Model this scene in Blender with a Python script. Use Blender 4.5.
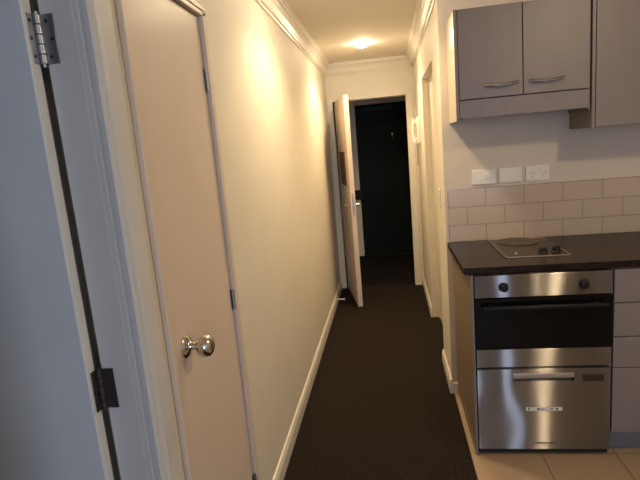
import bpy, bmesh, math, random
from mathutils import Vector, Matrix
random.seed(3)
for o in list(bpy.data.objects):
    bpy.data.objects.remove(o)
S = bpy.context.scene
COL = S.collection

# ------------------------------------------------------------------ camera
YAW, PITCH, ROLL = .1476, -.1787, -.0861
fw = Vector((-math.sin(YAW)*math.cos(PITCH), math.cos(YAW)*math.cos(PITCH), math.sin(PITCH)))
rt = Vector((math.cos(YAW), math.sin(YAW), 0)); up = rt.cross(fw)
r2 = math.cos(ROLL)*rt + math.sin(ROLL)*up
u2 = -math.sin(ROLL)*rt + math.cos(ROLL)*up
cd = bpy.data.cameras.new('camera'); cam = bpy.data.objects.new('camera', cd); COL.objects.link(cam)
M3 = Matrix((r2, u2, -fw)).transposed()
cam.matrix_world = Matrix.Translation((0, 0, 1.5355)) @ M3.to_4x4()
cd.sensor_fit = 'HORIZONTAL'; cd.sensor_width = 36; cd.lens = 495.9/640*36
cd.clip_start = .02
S.camera = cam

# ------------------------------------------------------------------ world, exposure, lights
W = bpy.data.worlds.new('world'); S.world = W; W.use_nodes = True
bg = W.node_tree.nodes['Background']
bg.inputs[0].default_value = (.55, .72, 1.0, 1); bg.inputs[1].default_value = .9
S.view_settings.view_transform = 'Standard'; S.view_settings.look = 'None'
S.view_settings.gamma = 1; S.view_settings.use_curve_mapping = False
S.view_settings.exposure = 0.24
WARM = (1.0, .73, .40)
P_HALL, P_NEAR, P_KIT = 41, 31, 11.5
P_WINDOW, P_SLIT = 33, 7

def lamp(name, kind, loc, power, color, **kw):
    d = bpy.data.lights.new(name, kind); d.energy = power; d.color = color
    for k, v in kw.items(): setattr(d, k, v)
    o = bpy.data.objects.new(name, d); COL.objects.link(o); o.location = loc
    return o
# daylight coming in through the window behind the camera
DAY = (.58, .74, 1.0)
win = lamp('window_daylight', 'AREA', (.75, -3.47, 1.5), P_WINDOW, DAY, shape='RECTANGLE', size=.8, size_y=1.7)
win.rotation_euler = (math.radians(90), 0, 0)
streak_slit = lamp('window_daylight', 'AREA', (1.66, -3.47, 1.25), P_SLIT, DAY, shape='RECTANGLE', size=.14, size_y=1.7)  # narrow light added to make the bluish streak on the steel
streak_slit.rotation_euler = (math.radians(90), 0, 0)

# ------------------------------------------------------------------ materials
def mat(name, col, rough=.5, metal=0, spec=.5):
    m = bpy.data.materials.new(name); m.use_nodes = True
    b = m.node_tree.nodes['Principled BSDF']
    b.inputs['Base Color'].default_value = (*col, 1); b.inputs['Roughness'].default_value = rough
    b.inputs['Metallic'].default_value = metal; b.inputs['Specular IOR Level'].default_value = spec
    return m
def nd(m, t, **kw):
    n = m.node_tree.nodes.new(t)
    for k, v in kw.items():
        if hasattr(n, k): setattr(n, k, v)
        else: n.inputs[k].default_value = v
    return n
def lk(m, a, b): m.node_tree.links.new(a, b)
def bsdf(m): return m.node_tree.nodes['Principled BSDF']
def grain(m, c1, c2, scale=8, stretch=(1, 1, 1), detail=4, bump=0, bscale=None, lo=.35, hi=.65):
    tc = nd(m, 'ShaderNodeTexCoord'); mp = nd(m, 'ShaderNodeMapping'); mp.inputs['Scale'].default_value = stretch
    lk(m, tc.outputs['Object'], mp.inputs['Vector'])
    n = nd(m, 'ShaderNodeTexNoise'); n.inputs['Scale'].default_value = scale; n.inputs['Detail'].default_value = detail
    lk(m, mp.outputs[0], n.inputs['Vector'])
    r = nd(m, 'ShaderNodeValToRGB'); r.color_ramp.elements[0].color = (*c1, 1); r.color_ramp.elements[1].color = (*c2, 1)
    r.color_ramp.elements[0].position = lo; r.color_ramp.elements[1].position = hi
    lk(m, n.outputs['Fac'], r.inputs['Fac']); lk(m, r.outputs['Color'], bsdf(m).inputs['Base Color'])
    if bump:
        n2 = nd(m, 'ShaderNodeTexNoise'); n2.inputs['Scale'].default_value = bscale or scale*4; n2.inputs['Detail'].default_value = 3
        lk(m, mp.outputs[0], n2.inputs['Vector'])
        bp = nd(m, 'ShaderNodeBump'); bp.inputs['Strength'].default_value = bump; bp.inputs['Distance'].default_value = .01
        lk(m, n2.outputs['Fac'], bp.inputs['Height']); lk(m, bp.outputs['Normal'], bsdf(m).inputs['Normal'])
    return m
M = {}
M['wall'] = grain(mat('painted_wall', (.74, .70, .62), .6), (.725, .675, .585), (.755, .705, .61), 3, bump=.06, bscale=60)
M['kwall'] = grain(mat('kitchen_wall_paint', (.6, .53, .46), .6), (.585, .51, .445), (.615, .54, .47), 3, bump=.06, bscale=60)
M['ceiling'] = grain(mat('ceiling_paint', (.74, .70, .62), .8), (.78, .73, .64), (.80, .75, .66), 2)
M['trim'] = mat('gloss_trim_paint', (.76, .72, .65), .35)
M['door'] = grain(mat('door_paint', (.72, .64, .56), .42), (.67, .565, .485), (.70, .59, .51), 2.5, bump=.03, bscale=40)
M['frame'] = mat('frame_paint', (.63, .625, .625), .4)
M['wdoor'] = grain(mat('white_door_paint', (.70, .70, .70), .45), (.65, .68, .72), (.70, .725, .76), 4, bump=.03, bscale=40)  # white paint with the blue of the daylight put into its colour
M['carpet'] = grain(mat('dark_carpet', (.03, .022, .017), .95, spec=.1), (.012, .009, .0078), (.041, .030, .0235), 90, detail=6, bump=.9, bscale=220, lo=.3, hi=.7)
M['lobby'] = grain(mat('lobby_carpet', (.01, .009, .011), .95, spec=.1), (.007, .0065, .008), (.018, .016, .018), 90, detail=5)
M['fronts'] = grain(mat('taupe_laminate', (.26, .225, .22), .42), (.188, .157, .158), (.212, .177, .175), 6, stretch=(1, 1, .2))
M['endp'] = mat('tan_end_panel', (.23, .17, .12), .4)
M['backw'] = grain(mat('dark_feature_paint', (.10, .085, .075), .7), (.095, .08, .07), (.11, .092, .08), 3)  # dark tone invented for the unseen wall, keeps steel and glass reflections low
M['edge'] = mat('taupe_edge', (.20, .175, .165), .5)
M['carcass'] = mat('cream_carcass', (.52, .47, .40), .3)
M['dark'] = mat('dark_void', (.012, .011, .011), .7)
M['counter'] = grain(mat('dark_laminate_counter', (.03, .018, .014), .25, spec=.14), (.011, .006, .005), (.027, .015, .011), 60, detail=5)
M['kick'] = mat('grey_kickboard', (.16, .165, .19), .45)
M['black'] = mat('black_plastic', (.008, .008, .009), .4, spec=.25)
M['blackgl'] = mat('black_oven_glass', (.004, .004, .004), .12, spec=.15)
M['hobglass'] = mat('brown_hob_enamel', (.03, .017, .013), .22, spec=.15)
M['chrome'] = mat('satin_chrome', (.62, .58, .54), .22, 1)
M['hinge'] = mat('aged_steel_hinge', (.42, .43, .46), .38, 1)
M['hinged'] = mat('dark_bronze_hinge', (.07, .06, .06), .45, .6)
M['handle'] = mat('brushed_nickel', (.50, .46, .43), .32, 1)
M['plastic'] = mat('white_plastic', (.74, .70, .64), .3)
M['sticker'] = mat('white_sticker', (.72, .70, .68), .5)
M['ink'] = mat('dark_print', (.05, .045, .045), .6)
M['display'] = mat('dark_display', (.03, .018, .014), .25)
M['wood'] = grain(mat('brown_board', (.09, .04, .02), .55), (.06, .026, .013), (.11, .05, .025), 14, stretch=(6, 6, .6))
M['green'] = grain(mat('dark_green_door', (.006, .012, .011), .5, spec=.15), (.005, .010, .009), (.008, .015, .013), 3)
M['silver'] = mat('silver_number', (.6, .6, .6), .35, .8)
M['alu'] = mat('aluminium_strip', (.55, .57, .62), .35, 1)
M['plate'] = grain(mat('cast_iron_hotplate', (.05, .036, .02), .4, .2), (.045, .033, .018), (.06, .045, .026), 25)
M['hobrim'] = mat('hob_steel_rim', (.30, .23, .20), .35, .8)
M['screw'] = mat('screw_head', (.05, .05, .055), .5, .6)

def steel():
    # brushed sheet, grain running left to right: highlights smear up and down
    m = mat('brushed_stainless', (.40, .375, .365), .30, 1); nt = m.node_tree
    g = nd(m, 'ShaderNodeBsdfAnisotropic'); g.inputs['Color'].default_value = (.29, .276, .272, 1)
    g.inputs['Anisotropy'].default_value = .9
    cx = nd(m, 'ShaderNodeCombineXYZ'); cx.inputs[0].default_value = 1.0
    lk(m, cx.outputs[0], g.inputs['Tangent'])
    tc = nd(m, 'ShaderNodeTexCoord'); mp = nd(m, 'ShaderNodeMapping'); mp.inputs['Scale'].default_value = (2.2, 1, 260)
    lk(m, tc.outputs['Object'], mp.inputs['Vector'])
    n = nd(m, 'ShaderNodeTexNoise'); n.inputs['Scale'].default_value = 1; n.inputs['Detail'].default_value = 3
    lk(m, mp.outputs[0], n.inputs['Vector'])
    r = nd(m, 'ShaderNodeMapRange'); r.inputs['To Min'].default_value = .20; r.inputs['To Max'].default_value = .24
    lk(m, n.outputs['Fac'], r.inputs['Value']); lk(m, r.outputs[0], g.inputs['Roughness'])
    nt.nodes.remove(bsdf(m)); lk(m, g.outputs[0], nt.nodes['Material Output'].inputs['Surface'])
    return m
M['steel'] = steel()

def tilefloor():
    m = mat('beige_floor_tile', (.5, .4, .3), .4); b = bsdf(m)
    tc = nd(m, 'ShaderNodeTexCoord'); mp = nd(m, 'ShaderNodeMapping')
    mp.inputs['Location'].default_value = (-.318, -.28, 0)
    lk(m, tc.outputs['Object'], mp.inputs['Vector'])
    br = nd(m, 'ShaderNodeTexBrick'); br.offset = 0; br.squash = 1
    br.inputs['Scale'].default_value = 1; br.inputs['Brick Width'].default_value = .335; br.inputs['Row Height'].default_value = .335
    br.inputs['Mortar Size'].default_value = .004; br.inputs['Mortar Smooth'].default_value = .2
    br.inputs['Color1'].default_value = (.40, .285, .19, 1); br.inputs['Color2'].default_value = (.37, .262, .172, 1)
    br.inputs['Mortar'].default_value = (.20, .145, .10, 1)
    lk(m, mp.outputs[0], br.inputs['Vector'])
    n = nd(m, 'ShaderNodeTexNoise'); n.inputs['Scale'].default_value = 7; n.inputs['Detail'].default_value = 5
    lk(m, tc.outputs['Object'], n.inputs['Vector'])
    mr = nd(m, 'ShaderNodeMapRange'); mr.inputs['To Min'].default_value = .85; mr.inputs['To Max'].default_value = 1.12
    lk(m, n.outputs['Fac'], mr.inputs['Value'])
    mx = nd(m, 'ShaderNodeVectorMath'); mx.operation = 'SCALE'
    lk(m, br.outputs['Color'], mx.inputs[0]); lk(m, mr.outputs[0], mx.inputs['Scale'])
    lk(m, mx.outputs[0], b.inputs['Base Color'])
    bp = nd(m, 'ShaderNodeBump'); bp.invert = True; bp.inputs['Strength'].default_value = .5; bp.inputs['Distance'].default_value = .003
    lk(m, br.outputs['Fac'], bp.inputs['Height']); lk(m, bp.outputs['Normal'], b.inputs['Normal'])
    return m
M['tile'] = tilefloor()

def splash():
    m = mat('glazed_wall_tile', (.6, .55, .48), .18); b = bsdf(m)
    tc = nd(m, 'ShaderNodeTexCoord'); sp = nd(m, 'ShaderNodeSeparateXYZ'); cb = nd(m, 'ShaderNodeCombineXYZ')
    lk(m, tc.outputs['Object'], sp.inputs[0])
    ax = nd(m, 'ShaderNodeMath'); ax.operation = 'SUBTRACT'; ax.inputs[1].default_value = .534 - 2*.2066 - .2066/2
    az = nd(m, 'ShaderNodeMath'); az.operation = 'SUBTRACT'; az.inputs[1].default_value = 1.249 - 3*.1033
    lk(m, sp.outputs['X'], ax.inputs[0]); lk(m, sp.outputs['Z'], az.inputs[0])
    lk(m, ax.outputs[0], cb.inputs['X']); lk(m, az.outputs[0], cb.inputs['Y'])
    br = nd(m, 'ShaderNodeTexBrick'); br.offset = .5; br.offset_frequency = 2
    br.inputs['Scale'].default_value = 1; br.inputs['Brick Width'].default_value = .2066; br.inputs['Row Height'].default_value = .1033
    br.inputs['Mortar Size'].default_value = .0022; br.inputs['Mortar Smooth'].default_value = .1
    br.inputs['Color1'].default_value = (.50, .405, .32, 1); br.inputs['Color2'].default_value = (.485, .39, .31, 1)
    br.inputs['Mortar'].default_value = (.30, .24, .20, 1)
    lk(m, cb.outputs[0], br.inputs['Vector']); lk(m, br.outputs['Color'], b.inputs['Base Color'])
    bp = nd(m, 'ShaderNodeBump'); bp.invert = True; bp.inputs['Strength'].default_value = .5; bp.inputs['Distance'].default_value = .002
    lk(m, br.outputs['Fac'], bp.inputs['Height']); lk(m, bp.outputs['Normal'], b.inputs['Normal'])
    return m
M['splash'] = splash()
def glow(name, col, s):
    m = mat(name, col, .4); b = bsdf(m)
    b.inputs['Emission Color'].default_value = (*col, 1); b.inputs['Emission Strength'].default_value = s
    return m
M['bulb'] = glow('lamp_glow', (1, .80, .52), 190)

# ------------------------------------------------------------------ mesh helpers
class MB:
    def __init__(s): s.bm = bmesh.new()
    def box(s, a, b, bev=0, seg=2):
        x0, x1 = sorted((a[0], b[0])); y0, y1 = sorted((a[1], b[1])); z0, z1 = sorted((a[2], b[2]))
        v = [s.bm.verts.new((x, y, z)) for x in (x0, x1) for y in (y0, y1) for z in (z0, z1)]
        fs = [(0, 1, 3, 2), (4, 6, 7, 5), (0, 4, 5, 1), (2, 3, 7, 6), (0, 2, 6, 4), (1, 5, 7, 3)]
        F = [s.bm.faces.new([v[i] for i in f]) for f in fs]
        if bev:
            ed = list({e for f in F for e in f.edges})
            bmesh.ops.bevel(s.bm, geom=ed, offset=bev, segments=seg, affect='EDGES', profile=.5)
        return s
    def prism(s, pts, fn, a, b):
        # closed 2-D outline pts swept from a to b; fn(p, t) -> 3-D
        n = len(pts); A = [s.bm.verts.new(fn(p, a)) for p in pts]; B = [s.bm.verts.new(fn(p, b)) for p in pts]
        for i in range(n):
            j = (i+1) % n
            s.bm.faces.new((A[i], A[j], B[j], B[i]))
        s.bm.faces.new(A[::-1]); s.bm.faces.new(B)
        return s
    def lathe(s, prof, c, axis, n=28):
        # prof: (r, h) along axis from c
        ax = Vector(axis).normalized(); t = ax.orthogonal().normalized(); q = ax.cross(t); c = Vector(c)
        rings = []
        for r, h in prof:
            if r < 1e-6: rings.append([s.bm.verts.new(c + ax*h)])
            else: rings.append([s.bm.verts.new(c + ax*h + r*(math.cos(k*2*math.pi/n)*t + math.sin(k*2*math.pi/n)*q)) for k in range(n)])
        for R, Q in zip(rings, rings[1:]):
            for k in range(n):
                k2 = (k+1) % n
                a = [R[k % len(R)], R[k2 % len(R)], Q[k2 % len(Q)], Q[k % len(Q)]]
                u = []
                for v in a:
                    if v not in u: u.append(v)
                if len(u) > 2: s.bm.faces.new(u)
        return s
    def cyl(s, c, axis, r, h, n=24, bev=0):
        b = min(bev, r*.5)
        p = [(0, 0), (r-b, 0), (r, b), (r, h-b), (r-b, h), (0, h)] if b else [(0, 0), (r, 0), (r, h), (0, h)]
        return s.lathe(p, c, axis, n)
    def tube(s, pts, r, n=10, flat=1.0):
        P = [Vector(p) for p in pts]; rings = []
        t0 = (P[1]-P[0]).normalized(); nv = t0.orthogonal().normalized()
        for i, p in enumerate(P):
            t = (P[min(i+1, len(P)-1)] - P[max(i-1, 0)]).normalized()
            nv = (nv - t*nv.dot(t)).normalized(); bv = t.cross(nv)
            rr = r[i] if isinstance(r, (list, tuple)) else r
            rings.append([s.bm.verts.new(p + rr*(math.cos(k*2*math.pi/n)*nv + flat*math.sin(k*2*math.pi/n)*bv)) for k in range(n)])
        for R, Q in zip(rings, rings[1:]):
            for k in range(n): s.bm.faces.new((R[k], R[(k+1) % n], Q[(k+1) % n], Q[k]))
        s.bm.faces.new(rings[0][::-1]); s.bm.faces.new(rings[-1])
        return s
    def build(s, name, m, parent=None, smooth=False, origin=None):
        bmesh.ops.recalc_face_normals(s.bm, faces=s.bm.faces)
        me = bpy.data.meshes.new(name); s.bm.to_mesh(me); s.bm.free()
        if smooth:
            for p in me.polygons: p.use_smooth = True
        o = bpy.data.objects.new(name, me); COL.objects.link(o)
        if m: me.materials.append(m)
        if smooth:
            try: me.set_sharp_from_angle(angle=math.radians(38))
            except Exception: pass
        if parent is not None:
            o.parent = parent
            if parent.type == 'EMPTY' or True:
                bpy.context.view_layer.update()
                o.matrix_parent_inverse = parent.matrix_world.inverted()
        return o
def tag(o, label, cat, group=None, kind=None):
    o['label'] = label; o['category'] = cat
    if group: o['group'] = group
    if kind: o['kind'] = kind
    return o
def struct(o, label, cat): return tag(o, label, cat, kind='structure')
def empty(name, loc, rz=0):
    o = bpy.data.objects.new(name, None); COL.objects.link(o); o.location = loc; o.rotation_euler = (0, 0, rz)
    o.empty_display_size = .05
    return o

# ================================================================== SETTING
ZC = 2.39            # ceiling
XL, XR = -.60, .31   # hall walls
YE = 5.33            # end wall
YK = 2.91            # kitchen back wall

# floors
struct(MB().box((-2.3, -3.6, -.05), (.319, YE+.06, 0)).box((.319, YK+.02, -.05), (.65, YE+.06, 0)).build('floor', M['carpet']), 'dark brown carpet running down the hallway', 'carpet')
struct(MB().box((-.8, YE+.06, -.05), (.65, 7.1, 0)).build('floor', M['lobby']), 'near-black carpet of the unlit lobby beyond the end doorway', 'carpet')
struct(MB().box((.319, -3.6, -.05), (3.1, YK+.02, .001)).build('floor', M['tile']), 'beige square tiled kitchen floor beside the carpet', 'tiled floor')
struct(MB().box((-2.3, -3.6, ZC), (3.1, 7.05, ZC+.08)).build('ceiling', M['ceiling']), 'cream painted flat ceiling over hall and kitchen', 'ceiling')

# left wall with the near doorway and the closet opening
D1A, D1B, HD = .12, 1.02, 2.04
C0, C1, CH = 1.168, 1.704, 2.012
w = MB()
w.box((XL-.1, -3.6, 0), (XL, D1A-.025, ZC)).box((XL-.1, D1A-.025, HD+.025), (XL, D1B+.025, ZC))
w.box((XL-.1, D1B+.025, 0), (XL, C0, ZC)).box((XL-.1, C0, CH), (XL, C1, ZC)).box((XL-.1, C1, 0), (XL, YE, ZC))
struct(w.build('wall_left', M['wall']), 'long cream hallway wall on the left with closet door', 'wall')
# side room behind the near door, and closet
w = MB()
w.box((-2.3, 1.10, 0), (XL-.1, 1.14, ZC)).box((-2.3, -1.0, 0), (XL-.1, -.96, ZC)).box((-2.3, -.96, 0), (-2.26, 1.10, ZC))
struct(w.build('wall_side', M['wall']), 'walls of the side room behind the grey-white door', 'wall')
w = MB(); w.box((-1.2, 1.14, 0), (-1.16, 1.76, ZC)).box((-1.16, 1.74, 0), (XL-.1, 1.78, ZC))
struct(w.build('wall_closet', M['wall']), 'inner walls of the closet behind the flush door', 'wall')

# right hall wall with the recessed doorway
R0, R1, RH = 3.36, 4.28, 2.035
w = MB()
w.box((XR, YK+.1, 0), (XR+.12, R0, ZC)).box((XR, R0, RH), (XR+.12, R1, ZC)).box((XR, R1, 0), (XR+.12, YE, ZC))
w.box((XR, YK+.02, 0), (XR+.12, YK+.1, ZC)).box((XR+.12, R0-.05, 0), (XR+.15, R1+.05, ZC))
struct(w.build('wall_right', M['wall']), 'narrow cream hallway wall on the right beyond the kitchen', 'wall')
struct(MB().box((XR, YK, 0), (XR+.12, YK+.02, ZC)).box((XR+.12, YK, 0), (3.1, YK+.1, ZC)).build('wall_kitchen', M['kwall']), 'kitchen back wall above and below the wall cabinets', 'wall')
# end wall with doorway
EX0, EX1, EH = -.535, .222, 2.018
w = MB()
w.box((XL-.1, YE, 0), (EX0, YE+.1, ZC)).box((EX0, YE, EH), (EX1, YE+.1, ZC)).box((EX1, YE, 0), (XR+.3, YE+.1, ZC))
struct(w.build('wall_end', M['wall']), 'cream wall at the end of the hall around the doorway', 'wall')
# lobby
YL = 6.95
DX0, DX1, DH = -.406, .45, 2.085
w = MB()
w.box((XL-.1, YE+.1, 0), (XL-.06, YL, ZC)).box((.57, YE+.1, 0), (.61, YL, ZC))
w.box((XL-.1, YL, 0), (DX0-.09, YL+.1, ZC)).box((DX0-.09, YL, DH+.06), (DX1+.07, YL+.1, ZC)).box((DX1+.07, YL, 0), (.61, YL+.1, ZC)).box((XL-.1, YL+.1, 0), (.61, YL+.14, ZC))
struct(w.build('wall_lobby', M['wall']), 'unlit walls of the lobby beyond the end doorway', 'wall')
# living space behind the camera
w = MB()
w.box((3.0, -3.6, 0), (3.1, YK, ZC))
struct(w.build('wall_living', M['wall']), 'far right wall of the living and kitchen space', 'wall')
w = MB(); WZ0, WZ1 = .4, 2.25
opens = ((.33, 1.17), (1.58, 1.74)); x = XL  # second opening is an added slot for the steel streak
for a, b in opens:
    w.box((x, -3.6, 0), (a, -3.5, ZC)).box((a, -3.6, 0), (b, -3.5, WZ0)).box((a, -3.6, WZ1), (b, -3.5, ZC)); x = b
w.box((x, -3.6, 0), (3.0, -3.5, ZC))
struct(w.build('wall_back', M['backw']), 'dark wall with two tall windows behind the viewer', 'wall')
for k, (x0, x1) in enumerate(opens):
    w = MB()
    for a, b in (((x0, WZ0), (x0+.02, WZ1)), ((x1-.02, WZ0), (x1, WZ1)), ((x0, WZ0), (x1, WZ0+.03)), ((x0, WZ1-.03), (x1, WZ1))):
        w.box((a[0], -3.57, a[1]), (b[0], -3.53, b[1]))
    struct(w.build('window_%d' % (k+1), M['trim']), ('wide tall window frame behind the viewer', 'narrow slot window frame behind the viewer')[k], 'window')

# cornices: stepped cove profile (d = out from wall, z)
def corn(): return [(0, ZC-.105), (.008, ZC-.105), (.012, ZC-.092), (.02, ZC-.09), (.024, ZC-.075), (.034, ZC-.05), (.05, ZC-.03), (.062, ZC-.024), (.064, ZC-.012), (.072, ZC-.01), (.074, ZC), (0, ZC)]
struct(MB().prism(corn(), lambda p, t: (XL+p[0], t, p[1]), -3.5, YE).build('trim_1', M['trim']), 'cove cornice along the left hallway wall', 'cornice')
struct(MB().prism(corn(), lambda p, t: (XR-p[0], t, p[1]), YK-.0, YE).build('trim_2', M['trim']), 'cove cornice along the right hallway wall', 'cornice')
struct(MB().prism(corn(), lambda p, t: (t, YE-p[0], p[1]), XL+.012, XR-.012).build('trim_3', M['trim']), 'cove cornice on the end wall above the doorway', 'cornice')
struct(MB().prism(corn(), lambda p, t: (t, YK-p[0], p[1]), XR, 3.0).build('trim_4', M['trim']), 'cove cornice on the kitchen wall above the cabinets', 'cornice')

# baseboards
def bb(): return [(0, 0), (.015, 0), (.015, .068), (.012, .074), (.012, .080), (.007, .092), (0, .094)]
struct(MB().prism(bb(), lambda p, t: (XL+p[0], t, p[1]), C1+.03, YE).build('baseboard_left', M['trim']), 'cream baseboard along the left hallway wall', 'baseboard')
w = MB().prism(bb(), lambda p, t: (XR-p[0], t, p[1]), R1, YE-.012).prism(bb(), lambda p, t: (XR-p[0], t, p[1]), YK-.015, R0)
w.box((XR, YK-.015, 0), (XR+.034, YK, .07), .003)
struct(w.build('baseboard_right', M['trim']), 'cream baseboard along the right hallway wall', 'baseboard')

# ---------------------------------------------------------------- near left doorway
w = MB()
w.box((XL-.1, D1B, 0), (XL-.028, D1B+.025, HD+.025)).box((XL-.1, D1A-.025, 0), (XL-.028, D1A, HD+.025)).box((XL-.1, D1A, HD), (XL-.028, D1B, HD+.025))
frame = w
prof = [(-.028, D1B+.003), (-.017, D1B+.003), (-.015, D1B+.006), (-.006, D1B+.004), (.004, D1B+.004), (.010, D1B+.009), (.012, D1B+.02), (.017, D1B+.03), (.018, D1B+.078), (.012, D1B+.088), (0, D1B+.09), (0, D1B+.025), (-.028, D1B+.025)]
frame.prism(prof, lambda p, t: (XL+p[0], p[1], t), 0, HD+.09)
frame.prism([(p[0], D1A-(p[1]-D1B)) for p in prof], lambda p, t: (XL+p[0], p[1], t), 0, HD+.09)
frame.prism([(p[0], HD+(p[1]-D1B)) for p in prof], lambda p, t: (XL+p[0], t, p[1]), D1A-.003, D1B+.003)
struct(frame.build('trim_5', M['frame']), 'grey-white moulded frame of the near left doorway', 'door frame')

XP = XL - .109      # hinge pin
d1 = empty('door_1', (XP, D1B, 0)); struct(d1, 'grey-white open door at the left edge, swung into the side room', 'door')
MB().box((XP-.86, D1B-.038, .008), (XP-.004, D1B-.006, 2.03), .003).build('door_leaf', M['wdoor'], d1)
def butt_hinge(z, m, parent):
    h = MB()
    # knuckle
    for k in range(5): h.cyl((XP+.004, D1B-.006, z-.05+k*.02+.0006), (0, 0, 1), .0075, .0188, 14, .001)
    h.cyl((XP+.004, D1B-.006, z-.056), (0, 0, 1), .004, .112, 10)
    # leaf on the jamb, leaf on the door edge
    h.box((XP+.008, D1B-.0035, z-.05), (XP+.038, D1B-.0003, z+.05), .0008, 1)
    h.box((XP-.0042, D1B-.027, z-.05), (XP-.001, D1B-.006, z+.05), .0008, 1)
    hh = h.build('hinge', m, parent, True)
    s = MB()
    for dz, dx in ((-.036, .022), (0, .030), (.036, .022)):
        s.cyl((XP+dx, D1B-.0033, z+dz), (0, -1, 0), .004, .0012, 10)
        s.cyl((XP-.0012, D1B-.014-dx*.4, z+dz), (1, 0, 0), .004, .0012, 10)
    s.build('screws', M['screw'], hh)
    return hh
h = butt_hinge(1.812, M['hinge'], d1); h['label'] = 'shiny steel hinge at head height'
h = butt_hinge(1.022, M['hinged'], d1); h['label'] = 'dark bronze hinge at waist height'
butt_hinge(.22, M['hinged'], d1)

# ---------------------------------------------------------------- closet door
w = MB()
fy = .024
for (y0, y1, z0, z1) in ((C0-.018, C0+.004, 0, CH+.03), (C1-.004, C1+.026, 0, CH+.03)):
    w.box((XL-.06, y0 if y0 > C0 else C0-.0, z0), (XL, y1 if y0 < C0 else C1, CH))
    w.box((XL, y0, z0), (XL+.017, y1, z1), .003)
w.box((XL, C0-.018, CH-.004), (XL+.017, C1+.026, CH+.012), .003)
w.box((XL, C0-.018, CH+.012), (XL+.020, C1+.022, CH+.03), .003)
struct(w.build('trim_6', M['door']), 'thin bead frame around the flush closet door', 'door frame')
d2 = empty('door_2', (XL, C1, 0)); struct(d2, 'flush cream closet door with round chrome knob', 'door')
MB().box((XL-.036, C0+.008, .012), (XL+.002, C1-.008, CH-.008), .002).build('door_leaf', M['door'], d2)
for z in (1.80, 1.025, .27):
    hb = MB()
    for k in range(5): hb.cyl((XL+.009, C1-.010, z-.038+k*.0152), (0, 0, 1), .0055, .0146, 12, .0008)
    hb.box((XL+.0018, C1-.026, z-.038), (XL+.0035, C1-.011, z+.038))
    hb.build('hinge', M['hinge'], d2, True)
kn = MB()
kn.lathe([(0, 0), (.033, 0), (.033, .004), (.027, .010), (.016, .013), (.012, .018), (.0115, .034), (.018, .038), (.027, .045), (.0315, .054), (.0315, .064), (.028, .074), (.020, .080), (.011, .083), (0, .083)], (XL+.002, 1.262, 1.022), (1, 0, 0), 32)
kn.build('door_knob', M['chrome'], d2, True)

# ---------------------------------------------------------------- right recessed door
w = MB()
struct(MB().box((XR+.056, R0, 0), (XR+.12, R0+.04, RH)).box((XR+.056, R1-.04, 0), (XR+.12, R1, RH)).box((XR+.056, R0+.04, RH-.04), (XR+.12, R1-.04, RH)).build('trim_7', M['trim']), 'frame of the recessed door in the right hallway wall', 'door frame')
d5 = empty('door_5', (XR+.06, R1-.04, 0)); struct(d5, 'cream door set back in the right hallway wall', 'door')
MB().box((XR+.062, R0+.043, .01), (XR+.10, R1-.043, RH-.043), .002).build('door_leaf', M['door'], d5)
MB().lathe([(0, 0), (.025, 0), (.025, .005), (.009, .008), (.009, .03), (.02, .034), (.022, .044), (.014, .05), (0, .05)], (XR+.062, R0+.11, 1.0), (-1, 0, 0), 20).build('door_knob', M['chrome'], d5, True)

# ---------------------------------------------------------------- end doorway frame and open door
w = MB()
w.box((EX1, YE-.013, 0), (EX1+.066, YE, EH+.0), .003)
w.box((EX1-.004, YE-.006, 0), (EX1, YE+.1, EH))
w.box((EX0-.03, YE-.012, EH), (EX1+.066, YE, EH+.016), .003)
w.box((EX0-.05, YE-.012, 0), (EX0-.004, YE, EH), .003)
w.box((EX0-.004, YE+.03, 0), (EX0, YE+.1, EH)).box((EX0, YE, EH-.004), (EX1, YE+.1, EH))
struct(w.build('trim_8', M['trim']), 'cream frame of the doorway at the hall end', 'door frame')
HA = math.atan2(-.716, .156)     # direction hinge -> free edge
d3 = empty('door_3', (-.519, YE-.012, 0), HA); struct(d3, 'cream door standing open into the hallway at its far end', 'door')
# local x along leaf; local -y is the face seen from the left
c3, s3 = math.cos(HA), math.sin(HA)
def L3(x, y, z): return (-.519 + c3*x - s3*y, YE-.012 + s3*x + c3*y, z)
def local(o):   # put a mesh built in leaf space under door_3
    o.parent = d3; o.matrix_parent_inverse = Matrix.Identity(4); return o
TL = .045; LW = .722
local(MB().box((.0, 0, .012), (LW, TL, 2.003), .003).build('door_leaf', M['door']))
for sgn, y0 in ((-1, 0), (1, TL)):
    hd = MB()
    hd.lathe([(0, 0), (.026, 0), (.026, .006), (.02, .009), (.009, .011), (.009, .045), (0, .045)], (LW-.06, y0, 1.0), (0, sgn, 0), 20)
    hd.tube([(LW-.06, y0+sgn*.042, 1.0), (LW-.08, y0+sgn*.046, 1.0), (LW-.13, y0+sgn*.046, 1.0), (LW-.165, y0+sgn*.040, .997)], [.009, .0095, .008, .007])
    local(hd.build('door_handle', M['chrome'], None, True))
local(MB().box((LW-.0005, .012, .90), (LW+.0015, .033, 1.12), .0005, 1).build('latch_plate', M['handle']))
for z in (.25, 1.05, 1.8):
    local(MB().cyl((-.004, TL-.002, z-.05), (0, 0, 1), .006, .1, 10, .001).build('hinge', M['hinge'], None, True))
# brown board on that door
bo = MB().box((.20, -.010, 1.175), (.53, -.0005, 1.50), .002).build('notice_board', M['wood'])
bo.location = d3.location; bo.rotation_euler = (0, 0, HA)
tag(bo, 'dark brown rectangular board on the open hall door', 'board')

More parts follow.
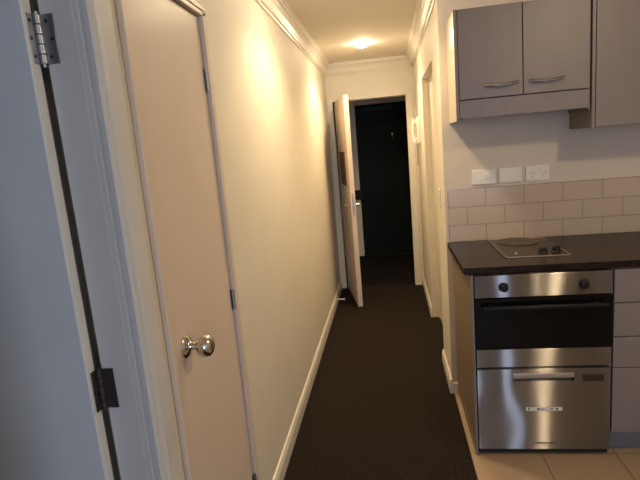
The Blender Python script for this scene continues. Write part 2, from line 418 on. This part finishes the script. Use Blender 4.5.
# ---------------------------------------------------------------- dark entry door in the lobby
w = MB()
w.box((DX0-.09, YL-.02, 0), (DX0, YL+.1, DH+.06), .003).box((DX1, YL-.02, 0), (DX1+.07, YL+.1, DH+.06), .003).box((DX0, YL-.02, DH), (DX1, YL+.1, DH+.06), .003)
struct(w.build('trim_9', M['trim']), 'cream frame around the dark entry door', 'door frame')
d4 = empty('door_4', (DX1, YL, 0)); struct(d4, 'very dark green entry door beyond the end doorway', 'door')
MB().box((DX0+.004, YL-.004, .012), (DX1-.004, YL+.04, DH-.004), .002).build('door_leaf', M['green'], d4)
MB().box((-.33, YL-.06, 1.985), (.10, YL-.0045, 2.055), .006).build('door_closer', M['black'], d4)
MB().box((DX0-.11, YL-.075, .815), (DX0+.06, YL-.0205, .945), .008).build('rim_lock', M['black'], d4)
hk = MB(); hk.cyl((.078, YL-.0045, 1.668), (0, -1, 0), .014, .004, 16, .001)
hk.tube([(.078, YL-.007, 1.70), (.078, YL-.02, 1.66), (.078, YL-.035, 1.63), (.078, YL-.05, 1.635), (.078, YL-.055, 1.66)], .0065, 8)
hk.build('coat_hook', M['silver'], d4, True)
MB().box((DX0+.004, YL-.05, .0), (DX1-.004, YL-.006, .010), .003).build('trim_10', M['black'])  # strip put in place of the faint daylight glint below the door
struct(bpy.data.objects['trim_10'], 'thin metal threshold strip under the dark entry door', 'threshold')

# ================================================================== KITCHEN
OX0, OX1, OY = .358, .954, 2.274
# oven housing cabinet: end panel, back, shelf
cab = empty('oven_cabinet', (.656, 2.6, 0)); tag(cab, 'base cabinet with cream end panel housing the oven and dish drawer', 'cabinet')
MB().box((.343, 2.29, .002), (.3545, YK-.001, .911), .001).build('end_panel', M['endp'], cab)
MB().box((.3425, 2.274, .002), (.3545, 2.2898, .911), .001).build('front_edge', M['edge'], cab)
MB().box((.3545, 2.86, .03), (.9545, 2.875, .911)).build('back_panel', M['dark'], cab)
MB().box((.3545, 2.33, .451), (.9545, 2.86, .456)).build('shelf', M['dark'], cab)
MB().box((.3545, 2.32, .909), (.9545, 2.86, .912)).build('top_rail', M['dark'], cab)
MB().box((.3555, 2.30, .002), (.9545, 2.315, .03)).build('plinth', M['dark'], cab)

# oven
ov = empty('wall_oven', (.656, OY, .456)); tag(ov, 'stainless steel built-in oven with black glass door under the hob', 'oven')
MB().box((OX0+.01, OY+.022, .458), (OX1-.01, 2.84, .905)).build('body', M['dark'], ov)
MB().box((OX0, OY, .801), (OX1, OY+.022, .907), .0025).build('control_panel', M['steel'], ov)
for x in (.487, .832):
    k = MB().lathe([(0, 0), (.022, 0), (.022, .004), (.019, .006), (.0175, .024), (.015, .027), (0, .027)], (x, OY, .851), (0, -1, 0), 24)
    k.box((x-.004, OY-.031, .834), (x+.004, OY-.020, .868), .0015)
    k.build('knob', M['black'], ov, True)
for x in (.487, .832):
    for a in (range(-5, 6) if x < .6 else (-2, 0, 2)):
        t = a*.46; MB().box((x+.029*math.sin(t)-.0012, OY-.0006, .851+.029*math.cos(t)-.0012), (x+.029*math.sin(t)+.0012, OY+.0005, .851+.029*math.cos(t)+.0012)).build('dial_mark', M['ink'], ov)
dr = MB().box((OX0, OY, .549), (OX1, OY+.02, .797), .002).build('oven_door', M['blackgl'], ov)
MB().box((OX0+.09, OY-.0008, .585), (OX1-.09, OY-.0001, .715)).build('window_pane', M['blackgl'], dr)
hb = MB().box((OX0+.03, OY-.042, .752), (OX1-.03, OY-.024, .770), .005, 3)
for x in (OX0+.06, OX1-.08): hb.box((x, OY-.026, .754), (x+.02, OY, .768), .002)
hb.build('oven_handle', M['black'], dr, True)
MB().box((OX0, OY, .459), (OX1, OY+.02, .5475), .0025).build('lower_panel', M['steel'], ov)

# dish drawer
dd = empty('dish_drawer', (.656, OY, .002)); tag(dd, 'stainless steel dishwasher drawer at floor level below the oven', 'dishwasher')
MB().box((OX0+.01, OY+.03, .035), (OX1-.01, 2.84, .448)).build('body', M['dark'], dd)
# front with the recessed grip cut out of it
GX0, GX1, GZ0, GZ1 = .522, .793, .386, .426
f = MB(); nx, nz = 24, 20
xs = sorted({OX0+.002+(OX1-OX0-.004)*i/nx for i in range(nx+1)} | {GX0, GX1}); zs = sorted({.036+(.448-.036)*i/nz for i in range(nz+1)} | {GZ0, GZ1})
def dent(x, z): return .0010*math.sin((z-.04)*13.5)*math.exp(-((x-.47)/.10)**2)
V = {}
def gv(i, j):
    if (i, j) not in V: V[i, j] = f.bm.verts.new((xs[i], OY+dent(xs[i], zs[j]), zs[j]))
    return V[i, j]
for i in range(len(xs)-1):
    for j in range(len(zs)-1):
        cx, cz = (xs[i]+xs[i+1])/2, (zs[j]+zs[j+1])/2
        if GX0 < cx < GX1 and GZ0 < cz < GZ1: continue
        f.bm.faces.new((gv(i, j), gv(i+1, j), gv(i+1, j+1), gv(i, j+1)))
ge = [e for e in f.bm.edges if e.is_boundary]
r = bmesh.ops.extrude_edge_only(f.bm, edges=ge)
for v in [g for g in r['geom'] if isinstance(g, bmesh.types.BMVert)]: v.co.y = OY+.028
fo = f.build('drawer_front', M['steel'], dd, True)
MB().box((GX0+.001, OY+.022, GZ0+.001), (GX1-.001, OY+.027, GZ1-.001)).build('grip_recess', M['edge'], fo)
MB().box((GX0, OY-.006, .405), (GX1, OY+.012, .4265), .002).build('grip_lip', M['handle'], fo)
MB().box((.832, OY-.002, .384), (.922, OY-.0004, .417), .0006, 1).build('display_panel', M['display'], fo)
st = MB().box((.579, OY-.002, .236), (.742, OY-.0003, .254)).build('sticker', M['sticker'], fo)
x = .587
for wdt in (.014, 0, .02, .006, 0, .012, .018):
    if wdt: MB().box((x, OY-.0024, .241), (x+wdt*.6, OY-.0019, .250)).build('printed_mark', M['ink'], fo)
    x += .021
mk = MB(); x = .62
for k in range(9): mk.box((x, OY-.0022, .066), (x+.007, OY-.0002, .072)); x += .011
mk.build('badge', M['ink'], fo)

# countertop
ct = MB().box((.314, 2.275, .914), (1.585, YK-.008, .947), .003).build('countertop', M['counter']); tag(ct, 'dark brown glossy countertop along the kitchen wall', 'countertop')

# drawer cabinet
dc = empty('drawer_cabinet', (1.26, 2.6, 0)); tag(dc, 'taupe base cabinet with stacked drawers right of the oven', 'cabinet')
MB().box((.957, 2.30, .12), (1.575, YK-.001, .911)).build('body', M['carcass'], dc)
MB().box((.959, 2.34, .002), (1.573, 2.356, .1195)).build('kickboard', M['kick'], dc)
for z0, z1 in ((.122, .4435), (.4475, .5935), (.5975, .7535), (.7575, .908)):
    fr = MB().box((.960, OY, z0), (1.572, OY+.018, z1), .0018).build('drawer', M['fronts'], dc)
    bow = MB(); z = z1-.045
    bow.tube([(1.19, OY, z), (1.195, OY-.014, z), (1.22, OY-.024, z), (1.266, OY-.028, z), (1.312, OY-.024, z), (1.337, OY-.014, z), (1.342, OY, z)], .005, 8)
    bow.build('handle', M['handle'], fr, True)

# cooktop
CT = .947
hob = empty('cooktop', (.683, 2.65, CT)); tag(hob, 'small electric cooktop with one hotplate set in the dark countertop', 'cooktop')
MB().box((.541, 2.43, CT+.0001), (.824, 2.872, CT+.005), .001).build('hob_top', M['hobglass'], hob)
w = MB(); a0, a1, b0, b1, t = .533, .832, 2.422, 2.880, .008
w.box((a0, b0, CT), (a0+t, b1, CT+.007), .002).box((a1-t, b0, CT), (a1, b1, CT+.007), .002).box((a0+t, b0, CT), (a1-t, b0+t, CT+.007), .002).box((a0+t, b1-t, CT), (a1-t, b1, CT+.007), .002)
w.build('steel_rim', M['hobrim'], hob)
MB().lathe([(0, .0), (.108, 0), (.109, .002), (.106, .004), (.099, .0045), (.096, .0035), (.03, .0035), (.026, .0025), (0, .0025)], (.676, 2.778, CT+.005), (0, 0, 1), 48).build('hotplate', M['plate'], hob, True)
for x, y in ((.722, 2.49), (.788, 2.505)):
    k = MB().lathe([(0, 0), (.024, 0), (.023, .003), (.020, .006), (.018, .024), (.015, .027), (0, .027)], (x, y, CT+.005), (0, 0, 1), 24)
    k.box((x-.003, y-.018, CT+.026), (x+.003, y+.018, CT+.0335), .001)
    k.build('knob', M['black'], hob, True)
MB().cyl((.60, 2.505, CT+.005), (0, 0, 1), .006, .0015, 12).build('indicator', M['sticker'], hob)

# ---------------------------------------------------------------- wall cabinets and range hood
UY = 2.61
def bow_handle(x0, x1, z, parent):
    b = MB(); n = 11; pts = []; rad = []
    for i in range(n):
        t = i/(n-1); pts.append((x0+(x1-x0)*t, UY-.002-.024*math.sin(math.pi*t)**.7, z-.007*math.sin(math.pi*t))); rad.append(.0052+.0038*abs(2*t-1))
    b.tube(pts, rad, 8, .7)
    return b.build('handle', M['handle'], parent, True)
ZT, ZB, ZH0, ZH1, ZD = 2.143, 1.618, 1.627, 1.714, 1.719
UA, UB = .351, .982
uc = empty('wall_cabinet', (.668, UY, ZB)); tag(uc, 'two-door taupe wall cabinet above the range hood', 'cabinet')
MB().box((UA, UY+.012, ZB), (UA+.015, YK-.001, ZT), .001).build('side_panel', M['carcass'], uc)
MB().box((UA, UY, ZB), (UA+.0155, UY+.0118, ZT), .001).build('side_edge', M['edge'], uc)
MB().box((UA+.0152, UY+.022, ZD), (UB-.0082, YK-.001, ZT)).build('body', M['carcass'], uc)
MB().box((UB-.008, UY+.019, ZB), (UB-.001, YK-.001, ZT)).build('side_panel', M['edge'], uc)
for x0, x1, h0, h1 in ((UA+.018, .6675, .490, .645), (.6715, UB-.0095, .701, .856)):
    d = MB().box((x0, UY, ZD), (x1, UY+.018, ZT-.002), .0018).build('door', M['fronts'], uc)
    bow_handle(h0, h1, 1.780, d)
rh = empty('range_hood', (.668, UY, ZH0)); tag(rh, 'slide-out range hood with taupe front strip below the two-door cabinet', 'range hood')
MB().box((UA+.017, UY, ZH0), (UB-.0095, UY+.018, ZH1), .0018).build('front_panel', M['fronts'], rh)
MB().box((UA+.017, UY+.02, ZH0+.006), (UB-.0095, YK-.002, ZH1+.003)).build('body', M['edge'], rh)
MB().box((UA+.05, UY+.05, ZH0+.001), (UB-.05, YK-.06, ZH0+.0058)).build('filter', M['hinge'], rh)
t2 = empty('wall_cabinet', (1.31, UY, 1.531)); tag(t2, 'taller taupe wall cabinet at the right edge, lower than its neighbour', 'cabinet')
MB().box((UB+.0005, UY+.019, 1.531), (UB+.015, YK-.001, ZT), .001).build('side_panel', M['edge'], t2)
MB().box((UB+.0005, UY, 1.531), (UB+.015, UY+.0188, ZT), .001).build('side_edge', M['fronts'], t2)
MB().box((UB+.0152, UY+.02, 1.532), (1.46, YK-.001, ZT)).build('body', M['carcass'], t2)
for x0, x1, h0, h1 in ((UB+.0185, 1.46, 1.27, 1.42),):
    d = MB().box((x0, UY, 1.533), (x1, UY+.018, ZT-.002), .0018).build('door', M['fronts'], t2)
    bow_handle(h0, h1, 1.585, d)

# backsplash
w = MB().box((.324, YK-.008, .947), (1.585, YK-.0002, 1.251), .0015)
struct(w.build('trim_11', M['splash']), 'three rows of cream brick-bond wall tiles behind the cooktop', 'tiled backsplash')
# wall plates
def wall_plate(name, x0, x1, z0, z1, label, cat, rockers, kind=None):
    r = empty(name, ((x0+x1)/2, YK, (z0+z1)/2)); tag(r, label, cat, 'wall plates above the backsplash tiles')
    MB().box((x0, YK-.009, z0), (x1, YK-.0002, z1), .003).build('plate', M['plastic'], r)
    for (cx, cz, wd, hg) in rockers:
        MB().box((cx-wd/2, YK-.0135, cz-hg/2), (cx+wd/2, YK-.0088, cz+hg/2), .0015).build('switch', M['plastic'], r)
    return r
r = wall_plate('light_switch', .463, .592, 1.268, 1.350, 'white wall switch plate, leftmost above the backsplash tiles', 'switch', [(.545, 1.311, .034, .026)])
r = wall_plate('blank_plate', .609, .733, 1.268, 1.351, 'blank white wall plate between the switch and the power outlet', 'plate', [])
MB().cyl((.671, YK-.009, 1.31), (0, -1, 0), .004, .001, 10).build('screw', M['plastic'], r)
r = wall_plate('power_outlet', .752, .879, 1.268, 1.351, 'white double power outlet, rightmost plate above the backsplash tiles', 'outlet', [(.795, 1.336, .014, .012), (.836, 1.336, .014, .012)])
for cx in (.785, .846):
    for px_, pz, an in ((-.010, 1.310, .5), (.010, 1.310, -.5), (0, 1.292, 0)):
        MB().tube([(cx+px_-.004*math.sin(an), YK-.0092, pz+.005), (cx+px_+.004*math.sin(an), YK-.0092, pz-.005)], .0016, 6).build('socket_slot', M['edge'], r)

# ================================================================== small hall things
# switch on the right wall corner
r = empty('light_switch', (XR, 3.17, 1.18)); tag(r, 'light switch on the right hallway wall near the kitchen corner', 'switch')
MB().box((XR-.008, 3.13, 1.12), (XR-.0002, 3.205, 1.235), .002).build('plate', M['plastic'], r)
MB().box((XR-.012, 3.155, 1.165), (XR-.0078, 3.18, 1.19), .001).build('switch', M['plastic'], r)
# intercom handset
r = empty('intercom', (XR, 4.86, 1.51)); tag(r, 'white intercom handset on the right wall beside the end doorway', 'intercom')
MB().box((XR-.028, 4.78, 1.515), (XR-.0002, 4.93, 1.765), .008).build('base', M['plastic'], r)
hs = MB(); pts = []; rad = []
for i in range(13):
    t = i/12; pts.append((XR-.045-.018*math.sin(math.pi*t), 4.82, 1.53+.215*t)); rad.append(.024-.008*math.sin(math.pi*t))
hs.tube(pts, rad, 12, .8)
hs.box((XR-.045, 4.80, 1.545), (XR-.025, 4.84, 1.575), .003).box((XR-.045, 4.80, 1.70), (XR-.025, 4.84, 1.73), .003)
hs.build('handset', M['plastic'], r, True)
cd_ = [(XR-.03+.008*math.cos(k*.9), 4.815+.008*math.sin(k*.9), 1.515-.0028*k) for k in range(70)]
MB().tube(cd_, .0028, 6).build('cord', M['edge'], r, True)
# door stop
r = empty('door_stop', (XL+.015, 4.76, .045)); tag(r, 'white door stop sticking out of the left baseboard', 'door stop')
MB().lathe([(0, 0), (.014, 0), (.014, .004), (.006, .008), (.006, .062), (0, .062)], (XL+.0152, 4.76, .05), (1, 0, 0), 14).build('rod', M['plastic'], r, True)
MB().lathe([(0, 0), (.010, 0), (.011, .012), (.008, .016), (0, .016)], (XL+.077, 4.76, .05), (1, 0, 0), 14).build('rubber_tip', M['plastic'], r, True)

# ceiling lights
def downlight(x, y, label, power, spot=144):
    r = empty('ceiling_light', (x, y, ZC)); tag(r, label, 'ceiling light', 'round ceiling downlights')
    MB().lathe([(.057, -.002), (.058, -.009), (.067, -.006), (.071, -.0002), (.057, -.0002)], (x, y, ZC), (0, 0, 1), 32).build('trim_ring', M['plastic'], r, True)
    MB().lathe([(0, -.036), (.022, -.034), (.043, -.025), (.054, -.010), (.056, -.001), (0, -.0005)], (x, y, ZC), (0, 0, 1), 28).build('bulb', M['bulb'], r, True)
    if spot: l = lamp('downlight_beam', 'SPOT', (0, 0, -.05), power, WARM, spot_size=math.radians(spot), spot_blend=.55, shadow_soft_size=.04)
    else: l = lamp('downlight_beam', 'POINT', (0, 0, -.08), power, WARM, shadow_soft_size=.045)
    l.parent = r
    return r
downlight(-.156, 4.42, 'glowing round ceiling downlight near the end of the hall', P_HALL)
downlight(-.156, 2.62, 'round ceiling downlight in the middle of the hall', P_NEAR)
downlight(1.26, 1.22, 'round ceiling downlight over the kitchen floor', P_KIT, 0)
downlight(1.84, -2.0, 'round ceiling downlight in the living space near the window', P_KIT*.4, 0)
